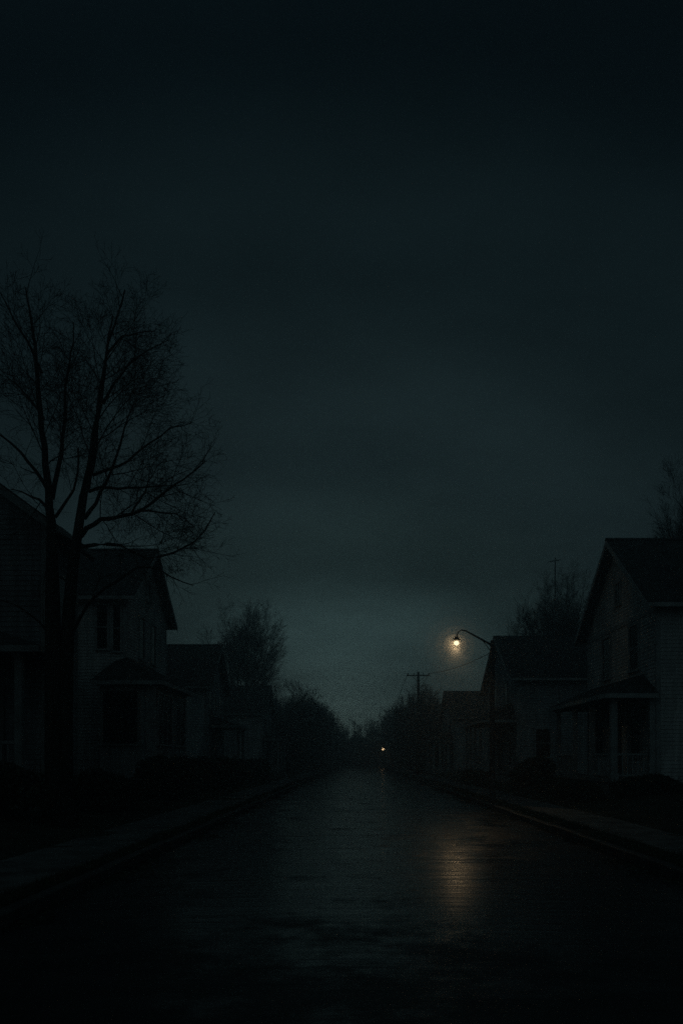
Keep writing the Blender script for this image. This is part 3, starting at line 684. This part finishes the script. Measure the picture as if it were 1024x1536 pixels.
limbpx([(77, 782), (75, 740), (71, 700), (67, 650), (64, 600), (62, 550), (59, 510), (55, 475), (52, 450)], 0.098, 0.012, 1, 1.0, 2.0, -0.5, 8)
limbpx([(78, 748), (84, 700), (87, 650), (88, 590), (91, 535), (95, 490), (92, 455)], 0.06, 0.010, 1, 1.0, 1.8, 0.8, 7)
limbpx([(122, 742, .14), (127, 715, .15), (134, 670, .2), (141, 625, .2), (148, 575, .25), (153, 525, .3), (157, 490, .3), (163, 462, .3)], 0.088, 0.012, 1, 1.0, 2.0, 0, 8)
limbpx([(128, 735, .14), (139, 700, .0), (151, 655, -.3), (163, 600, -.6), (180, 545, -.9), (200, 505, -1.1), (210, 480, -1.2)], 0.06, 0.012, 1, 1.0, 2.0, 0, 7)
limbpx([(72, 735), (60, 712), (44, 690), (28, 676), (6, 664)], 0.045, 0.012, 1, 1.0, 1.6, -0.9)
limbpx([(65, 628), (50, 606), (32, 584), (12, 562), (-12, 540)], 0.04, 0.010, 1, 1.0, 1.7, 0.8)
limbpx([(63, 560), (52, 530), (38, 505), (26, 480), (18, 462)], 0.035, 0.010, 1, 1.0, 1.5, -0.6)
limbpx([(74, 770), (50, 742), (24, 728), (-10, 712)], 0.04, 0.012, 1, 1.0, 1.5, 1.0)
limbpx([(83, 776), (98, 758), (114, 738), (122, 712), (124, 680)], 0.04, 0.015, 1, 0.8, 1.2, -0.3)
limbpx([(124, 776, .1), (144, 755, .0), (166, 729, -.3), (186, 700, -.6), (204, 664, -.9), (226, 632, -1.2)], 0.052, 0.011, 1, 1.0, 1.8)
limbpx([(132, 735, .1), (146, 724, .3), (166, 720, .6), (190, 712, .9), (222, 700, 1.3), (262, 690, 1.6)], 0.042, 0.010, 1, 1.0, 1.7)
limbpx([(138, 710, .1), (156, 694, .4), (180, 674, .7), (206, 640, 1.0), (236, 606, 1.3), (268, 590, 1.6)], 0.042, 0.010, 1, 1.0, 1.7)
limbpx([(150, 600, .2), (170, 570, .1), (196, 548, -.1), (226, 536, -.3), (262, 530, -.6)], 0.036, 0.009, 1, 1.0, 1.5)
limbpx([(155, 520, .3), (176, 490, .4), (194, 475, .7), (216, 462, 1.0)], 0.03, 0.009, 1, 1.0, 1.3)
limbpx([(114, 806, .1), (134, 796, -.2), (164, 790, -.6), (200, 794, -1.0), (236, 794, -1.4), (272, 776, -1.7), (302, 762, -1.9), (334, 742, -2.1)], 0.062, 0.012, 1, 1.1, 1.7)
limbpx([(112, 818, .1), (136, 812, .3), (168, 806, .7), (205, 822, 1.0), (240, 806, 1.4), (268, 784, 1.7), (284, 760, 1.9), (300, 728, 2.0)], 0.05, 0.011, 1, 1.1, 1.5)
limbpx([(236, 794, -1.4), (262, 800, -1.6), (290, 806, -1.8), (318, 828, -2.0)], 0.024, 0.008, 2, 1.2, 0.9)
limbpx([(218, 796, -1.2), (228, 770, -1.0), (236, 740, -.8), (246, 712, -.6)], 0.022, 0.008, 2, 1.2, 0.9)
limbpx([(100, 958, .05), (124, 930, -.2), (152, 903, -.5), (190, 884, -.8), (226, 868, -1.1), (252, 872, -1.3), (280, 888, -1.5), (312, 902, -1.7)], 0.048, 0.009, 1, 0.8, 1.2)
limbpx([(80, 960), (64, 935, -.2), (40, 915, -.5), (12, 905, -.8)], 0.03, 0.009, 1, 0.7, 1.0)
bt = thing('bare_tree', 'tall leafless double-trunked tree filling the left side of the sky', 'tree', (TX, TY, 0.0))
t.trunk.build('trunk', M['bark'], bt, smooth=True, fix=False); t.twig.build('crown', M['twig'], bt, fix=False)
print('big tree twigs', t.n, len(t.twig.f))

def make_tree(seed, H, spread, stems, trunk_h, r0, up=1.0, gap=1.0, maxlv=4, tip=0.006, minl=0.5, reach=0.42, coef=0.0045):
    t = Tree(seed); t.up = up; t.gap = gap; t.maxlv = maxlv; t.tip = tip; t.minl = minl; t.ang = (16, 40); t.coef = coef; rnd = t.r
    top = Vector((rnd.uniform(-.1, .1), rnd.uniform(-.1, .1), trunk_h))
    if trunk_h > 0.05: t.trunk.tube([(0, 0, -0.3), (0, 0, 0.15), top*0.5 + Vector((.03, .02, 0)), top], [r0*1.6, r0*1.15, r0, r0*0.9], 10, cap=False)
    for i in range(stems):
        az = 2.4*i + rnd.uniform(-.35, .35); lean = spread*sqrt((i+0.3)/stems)*rnd.uniform(0.88, 1.08)
        n = 8; L = (H-trunk_h)*sqrt(max(0.2, 1 - 0.72*(lean/spread)**2))*rnd.uniform(0.86, 1.0); pts = []; rads = []
        for j in range(n+1):
            w = j/n; out = lean*(w**0.8)*(1 - 0.15*w)
            pts.append(top + Vector((cos(az)*out, sin(az)*out, L*w)) + (rand_dir(rnd)*0.12*L/n*3 if 0 < j else Vector()))
            rads.append(max(r0*(0.5 if stems < 12 else 0.36)*(1-w)**0.9, tip*1.3))
        t.limb(pts, rads, 1, 1.0, L*reach, 6)
    return t

def plant_tree(t, name, label, loc, rz=0, group=None):
    o = thing(name, label, 'tree', loc, rz, group)
    t.trunk.build('trunk', M['bark'], o, smooth=True, fix=False); t.twig.build('crown', M['twig'], o, fix=False)
    print(name, t.n, len(t.twig.f)); return o

round_tree = plant_tree(make_tree(5, 18.6, 6.8, 18, 6.6, 0.32, 0.6, 1.95, 4, 0.0062, 0.44, 0.34, 0.0042), 'bare_tree', 'rounded leafless tree with fanning branches above the farthest left house', (-12.3, 93.0, 0.3))
tall_tree = plant_tree(make_tree(8, 15.9, 4.8, 17, 7.4, 0.27, 0.6, 1.58, 4, 0.0048, 0.36, 0.36, 0.0040), 'bare_tree', 'leafless tree rising behind the roof mast and grey house', (15.6, 65.5, 0.4))
small_tree = plant_tree(make_tree(13, 10.5, 4.0, 7, 1.8, 0.18, 0.5, 1.6, 4, 0.0075, 0.38, 0.42, 0.0055), 'bare_tree', 'low spreading bare tree right of the rounded tree, before the hazy row', (-6.9, 99.0, 0.2))
scrub_tree = plant_tree(make_tree(17, 9.6, 3.4, 8, 0.8, 0.14, 0.5, 1.7, 4, 0.0075, 0.38, 0.44, 0.0055), 'bare_tree', 'small bare tree beside the distant utility pole, right of the road', (7.6, 99.0, 0.2))
dup(tall_tree, (19.2, 46.5, 0.4), 1.9, (0.95, 0.95, 1.12), 'bare treetop showing over the white house roof at the right edge')
dup(scrub_tree, (12.3, 62.5, 0.4), 0.7, (0.62, 0.62, 1.22), 'thin bare branches leaning out left of the grey house ridge')
dup(small_tree, (-15.6, 78.0, 0.4), 2.6, (1.0, 1.0, 1.0), 'bare tree half hidden at the left flank of the rounded tree')
dup(scrub_tree, (6.6, 104.0, 0.2), 2.2, (0.9, 0.9, 0.92), 'bare tree just left of the utility pole, before the hazy row')
GL, GR, GE = 'hazy tree row left of the road', 'hazy tree row right of the road', 'trees closing the far end of the street'
protos = [small_tree, scrub_tree, small_tree, scrub_tree, scrub_tree]; rr_ = random.Random(77)
y = 106.0; i = 0
while y < 166:
    for side in (-1, 1):
        for row in (0, 1):
            x = side*(-(y-106)*0.026 + (7.2 if side < 0 else 8.6) + row*rr_.uniform(5.0, 7.5) + rr_.uniform(-.6, .9)); p = protos[(i*3 + row*2 + (side > 0)) % 5]
            hz = {small_tree.name: 10.5, scrub_tree.name: 9.6, round_tree.name: 13.0}[p.name]
            H = (9.6 if side < 0 else 9.3) + rr_.uniform(-1.3, 0.9) + row*(1.4 if side < 0 else -1.6) + (y-106)*0.012
            s = H/hz
            dup(p, (x, y+rr_.uniform(-2, 2), 0.1), rr_.uniform(0, 6.28), (s*1.02, s*1.02, s),
                'leafless tree merging into the hazy row %s of the road' % ('left' if side < 0 else 'right'), GL if side < 0 else GR); i += 1
    y += 6.5
for j in range(9):
    s = rr_.uniform(0.85, 1.1)
    dup([small_tree, scrub_tree][j % 2], (-13 + 3.3*j + rr_.uniform(-.8, .8), 186 + rr_.uniform(-5, 9), 0), rr_.uniform(0, 6.28), (s*0.9, s*0.9, s*(0.98 + 0.02*abs(j-3.6))), 'misty tree closing the far end of the street', GE)

# ------------------------------------------------------------------ hedges and bushes
def bush(name, label, cat, x, y, rx, ry, hgt, n, seed, leaf=0.05, group=None, boxy=0.0):
    rnd = random.Random(seed); z0 = ground_z(x, y) - 0.03
    o = thing(name, label, cat, (x, y, z0), 0, group)
    st = MB(); lv = MB()
    for i in range(max(6, int(n/60))):
        a = rnd.uniform(0, 2*pi); q = sqrt(rnd.random()); bx, by = rx*q*cos(a)*0.8, ry*q*sin(a)*0.8
        st.tube([(bx, by, -0.05), (bx*1.08+rnd.uniform(-.1, .1), by*1.04+rnd.uniform(-.1, .1), hgt*0.5), (bx*1.15+rnd.uniform(-.2, .2), by*1.08+rnd.uniform(-.2, .2), hgt*rnd.uniform(0.7, 1.08))], [0.016, 0.011, 0.004], 4, cap=False)
    for i in range(n):
        a = rnd.uniform(0, 2*pi); q = rnd.random()**0.38; zz = rnd.random()
        prof = (1 - (max(0, zz-0.25)/0.75)**2.2)**0.5 if boxy < 0.5 else 1 - 0.25*max(0, zz-0.7)/0.3
        lump = 1 + 0.28*noise.noise(Vector((cos(a)*rx*1.1, sin(a)*ry*1.1 + seed, zz*2.1)))
        p = Vector((rx*q*cos(a)*prof*lump, ry*q*sin(a)*prof*lump, hgt*zz*(1+0.22*noise.noise(Vector((cos(a)*rx*.9, sin(a)*ry*.9, seed*1.3))))))
        d = rand_dir(rnd); e = d.cross(rand_dir(rnd)).normalized(); s = leaf*rnd.uniform(0.6, 1.5)
        lv.quad(p - d*s, p + e*s*0.5, p + d*s, p - e*s*0.5)
    lv.build('foliage', M['leaf'], o, fix=False); st.build('stem', M['twig'], o, fix=False)
    return o
bush('hedge', 'clipped dark hedge under the glazed corner porch', 'hedge', -6.9, 31.2, 1.0, 3.2, 1.35, 5200, 1, 0.07, boxy=1)
bush('hedge', 'long dark hedge running from the glazed porch to the next house', 'hedge', -6.8, 41.5, 0.9, 5.8, 1.35, 5600, 2, 0.08, boxy=1)
bush('hedge', 'low dark hedge before the dim house with the porch hood', 'hedge', -6.7, 55.5, 0.9, 5.4, 1.25, 4200, 3, 0.10, boxy=1)
bush('bush', 'black ragged bush at the porch of the house cut by the photo edge', 'bush', -8.6, 18.4, 2.4, 1.0, 1.05, 4600, 4, 0.06)
bush('bush', 'dark low bush at the root of the double-trunked tree', 'bush', -7.0, 23.6, 0.9, 2.1, 0.95, 4000, 5, 0.06)
bush('hedge', 'low dark hedge along the front of the white pillared porch', 'hedge', 7.85, 32.2, 0.6, 4.6, 0.62, 4600, 6, 0.06, boxy=1)
bush('bush', 'dark bush by the near corner of the white pillared porch', 'bush', 9.3, 27.4, 1.4, 0.7, 0.6, 3200, 7, 0.06)
bush('hedge', 'dark hedge before the grey house behind the lamp post', 'hedge', 6.95, 49.5, 0.6, 5.2, 0.75, 4200, 8, 0.09, boxy=1)
bush('bush', 'overgrown bush between the white house and the grey house', 'bush', 8.8, 42.3, 1.2, 1.8, 1.25, 3600, 9, 0.08)
ub = bush('bush', 'bushy undergrowth beyond the farthest left house', 'bush', -7.2, 97, 1.7, 5.5, 3.4, 5200, 10, 0.22, group='undergrowth bushes along the far road')
bl = ['undergrowth bush at the foot of the hazy tree row, left of the road', 'undergrowth bush at the foot of the hazy tree row, right of the road']
ub['label'] = bl[0]
y = 109.0
while y < 172:
    for side in (-1, 1):
        s = rr_.uniform(0.8, 1.15)*(1+(y-109)*0.0018)
        dup(ub, (side*(7.3 if side < 0 else 8.4)+rr_.uniform(-.4, .6)*1, y, 0.1), rr_.choice([0, pi]), (s, s*1.1, s*rr_.uniform(.8, 1.2)), bl[0] if side < 0 else bl[1], 'undergrowth bushes left of the far road' if side < 0 else 'undergrowth bushes right of the far road')
    y += 10
dup(ub, (9.0, 95.0, 0.1), 0, (1, 1, 1.1), bl[1], 'undergrowth bushes right of the far road')
ub['group'] = 'undergrowth bushes left of the far road'
for j in range(7): dup(ub, (-15+5*j, 179.5, 0), pi/2+0.1*j, (1.3, 1.0, 1.45 + 0.2*(j % 2)), 'dim bush closing the far end of the street', 'bushes closing the far end of the street')

# ------------------------------------------------------------------ haze, sky, light
HZ = MB(); HZ.box(-420, 420, -60, 235, -3, 24)
hm = bpy.data.materials.new('night_haze'); hm.use_nodes = True; nt = hm.node_tree; nt.nodes.clear()
o_ = nt.nodes.new('ShaderNodeOutputMaterial'); vs = nt.nodes.new('ShaderNodeVolumeScatter')
vs.inputs['Color'].default_value = (0.86, 0.95, 1.0, 1); vs.inputs['Density'].default_value = 0.0065; vs.inputs['Anisotropy'].default_value = 0.80
nt.links.new(vs.outputs[0], o_.inputs['Volume'])
tag(HZ.build('haze', hm), kind='structure')
fm = bpy.data.materials.new('far_street_haze'); fm.use_nodes = True; nt = fm.node_tree; nt.nodes.clear()
o_ = nt.nodes.new('ShaderNodeOutputMaterial'); vs = nt.nodes.new('ShaderNodeVolumeScatter')
vs.inputs['Color'].default_value = (0.86, 0.95, 1.0, 1); vs.inputs['Density'].default_value = 0.0060; vs.inputs['Anisotropy'].default_value = 0.45
nt.links.new(vs.outputs[0], o_.inputs['Volume'])
q = MB(); q.box(-70, 70, 84, 228, -2.5, 13); tag(q.build('haze', fm), kind='structure')

def halo_volume(loc, r, dens, g):
    q = MB(); q.lathe([(r*sin(pi*i/16)+0.001, -r*cos(pi*i/16)) for i in range(17)], (0, 0, 0), 32)
    m = bpy.data.materials.new('lamp_halo_scatter'); m.use_nodes = True; nt = m.node_tree; nt.nodes.clear()
    o = nt.nodes.new('ShaderNodeOutputMaterial'); v = nt.nodes.new('ShaderNodeVolumeScatter')
    v.inputs['Color'].default_value = (0.95, 0.97, 1, 1); v.inputs['Density'].default_value = dens; v.inputs['Anisotropy'].default_value = g
    nt.links.new(v.outputs[0], o.inputs['Volume']); ob = q.build('halo_volume', m, smooth=True); ob.location = loc; tag(ob, kind='structure')
for r_m, d_m in ((0.22, 0.34), (0.42, 0.17), (0.72, 0.07), (1.10, 0.035), (1.55, 0.018)): halo_volume((3.47, 30.22 + 0.35*r_m, 5.68), r_m, d_m, 0.25)   # nested scatter balls added to give the lamp its halo
def spot(name, parent, loc, aim, power, size, blend, col):
    l = bpy.data.lights.new(name, 'SPOT'); l.energy = power; l.color = col; l.spot_size = R(size); l.spot_blend = blend; l.shadow_soft_size = 0.09
    o = bpy.data.objects.new(name, l); COL.objects.link(o); o.parent = parent; o.location = loc
    o.rotation_euler = (-Vector(aim)).to_track_quat('Z', 'Y').to_euler(); return o
spot('lamp_light', sl, (-1.25, 0.20, 5.58), (-0.10, 0.98, 0.04), 32.0, 176, 0.15, (1.0, 0.68, 0.34))   # extra spot behind the shade, added to light the halo balls
spot('lamp_beam', sl, (-1.25, 0, 5.44), (-0.06, -0.70, -0.71), 60.0, 62, 0.32, (1.0, 0.69, 0.37))
lamp_light('lantern_light', (0, 0, 3.22), 1.5, 0.2, fl_)

SUN_EL, SUN_AZ = R(24), R(205)        # weak sun lamp behind the camera, added as fill
W = bpy.data.worlds.new('World'); S.world = W; W.use_nodes = True
nt = W.node_tree; nt.nodes.clear(); L = nt.links.new
wo = nt.nodes.new('ShaderNodeOutputWorld'); bg = nt.nodes.new('ShaderNodeBackground'); L(bg.outputs[0], wo.inputs[0])
sky = nt.nodes.new('ShaderNodeTexSky'); sky.sky_type = 'NISHITA'; sky.sun_disc = False
sky.sun_elevation = SUN_EL; sky.sun_rotation = SUN_AZ; sky.air_density = 1.0; sky.dust_density = 3.0; sky.ozone_density = 2.0
tc = nt.nodes.new('ShaderNodeTexCoord')
# afterglow beyond the end of the street: brightness falls with angle from it
dist = nnode(nt, 'ShaderNodeVectorMath', operation='DISTANCE'); mg = nnode(nt, 'ShaderNodeMapping'); mg.inputs['Scale'].default_value = (0.78, 1, 1); L(tc.outputs['Generated'], mg.inputs[0]); L(mg.outputs[0], dist.inputs[0]); dist.inputs[1].default_value = (-0.01, 0.9992, 0.035)
hf = nnode(nt, 'ShaderNodeMath', operation='MULTIPLY'); L(dist.outputs['Value'], hf.inputs[0]); hf.inputs[1].default_value = 0.5
def c10(r, g, b): return (r*10, g*10, b*10)
gl = ramp(nt, hf.outputs[0], [(0.0, c10(.1120, .2150, .2250)), (0.055, c10(.0330, .0640, .0670)), (0.10, c10(.0115, .0222, .0232)), (0.155, c10(.0084, .0164, .0186)), (0.25, c10(.0041, .0090, .0108)),
                               (0.33, c10(.0011, .0029, .0040)), (0.45, c10(.0025, .0052, .0072)), (0.70, c10(.0125, .0235, .0265)), (1.0, c10(.0145, .0265, .0295))], 'EASE')
# slow cloud layers, flattened towards the horizon
sep = nnode(nt, 'ShaderNodeSeparateXYZ'); L(tc.outputs['Generated'], sep.inputs[0])
az_ = nnode(nt, 'ShaderNodeMath', operation='ADD'); L(sep.outputs['Z'], az_.inputs[0]); az_.inputs[1].default_value = 0.34
dv = nnode(nt, 'ShaderNodeVectorMath', operation='DIVIDE'); L(tc.outputs['Generated'], dv.inputs[0])
cb = nnode(nt, 'ShaderNodeCombineXYZ'); 
for i_ in range(3): L(az_.outputs[0], cb.inputs[i_])
L(cb.outputs[0], dv.inputs[1])
mp = nnode(nt, 'ShaderNodeMapping'); mp.inputs['Scale'].default_value = (0.8, 1.1, 1.0); L(dv.outputs[0], mp.inputs[0])
cn = nnode(nt, 'ShaderNodeTexNoise', Scale=2.1, Detail=8.0, Roughness=0.56); L(mp.outputs[0], cn.inputs['Vector'])
cr = ramp(nt, cn.outputs['Fac'], [(0.3, 0.66), (0.7, 1.34)])
mu = nnode(nt, 'ShaderNodeMixRGB', blend_type='MULTIPLY'); mu.inputs[0].default_value = 1.0; L(gl.outputs[0], mu.inputs[1]); L(cr.outputs[0], mu.inputs[2])
# a trace of the physical sky keeps the colour drift of a real dusk
ns = nnode(nt, 'ShaderNodeMixRGB', blend_type='MULTIPLY'); ns.inputs[0].default_value = 1.0; L(sky.outputs[0], ns.inputs[1]); ns.inputs[2].default_value = (0.0008, 0.0010, 0.0010, 1)
ad = nnode(nt, 'ShaderNodeMixRGB', blend_type='ADD'); ad.inputs[0].default_value = 1.0; L(mu.outputs[0], ad.inputs[1]); L(ns.outputs[0], ad.inputs[2])
L(ad.outputs[0], bg.inputs[0]); bg.inputs[1].default_value = 0.108

sun = bpy.data.lights.new('fill_sun', 'SUN'); sun.energy = 0.006; sun.angle = R(12); sun.color = (0.82, 0.95, 1.0)
so = bpy.data.objects.new('fill_sun', sun); COL.objects.link(so)
dv_ = Vector((sin(SUN_AZ)*cos(SUN_EL), cos(SUN_AZ)*cos(SUN_EL), sin(SUN_EL)))
so.rotation_euler = dv_.to_track_quat('Z', 'Y').to_euler(); so.location = dv_*50

# ------------------------------------------------------------------ camera and render settings
cam = bpy.data.cameras.new('camera'); co = bpy.data.objects.new('camera', cam); COL.objects.link(co)
co.location = (0, 0, 1.7); co.rotation_euler = (R(90), 0, 0)
cam.sensor_fit = 'HORIZONTAL'; cam.sensor_width = 36; cam.lens = 36*1287/1024
cam.shift_x = -23/1024; cam.shift_y = 369/1024
cam.clip_start = 0.1; cam.clip_end = 4000
S.camera = co
S.render.engine = 'CYCLES'
S.view_settings.view_transform = 'Standard'; S.view_settings.look = 'None'; S.view_settings.exposure = 0; S.view_settings.gamma = 1
c = S.cycles
c.max_bounces = 6; c.diffuse_bounces = 2; c.glossy_bounces = 3; c.volume_bounces = 1; c.transparent_max_bounces = 4
c.use_denoising = False; c.sample_clamp_indirect = 0.25; c.sample_clamp_direct = 6.0
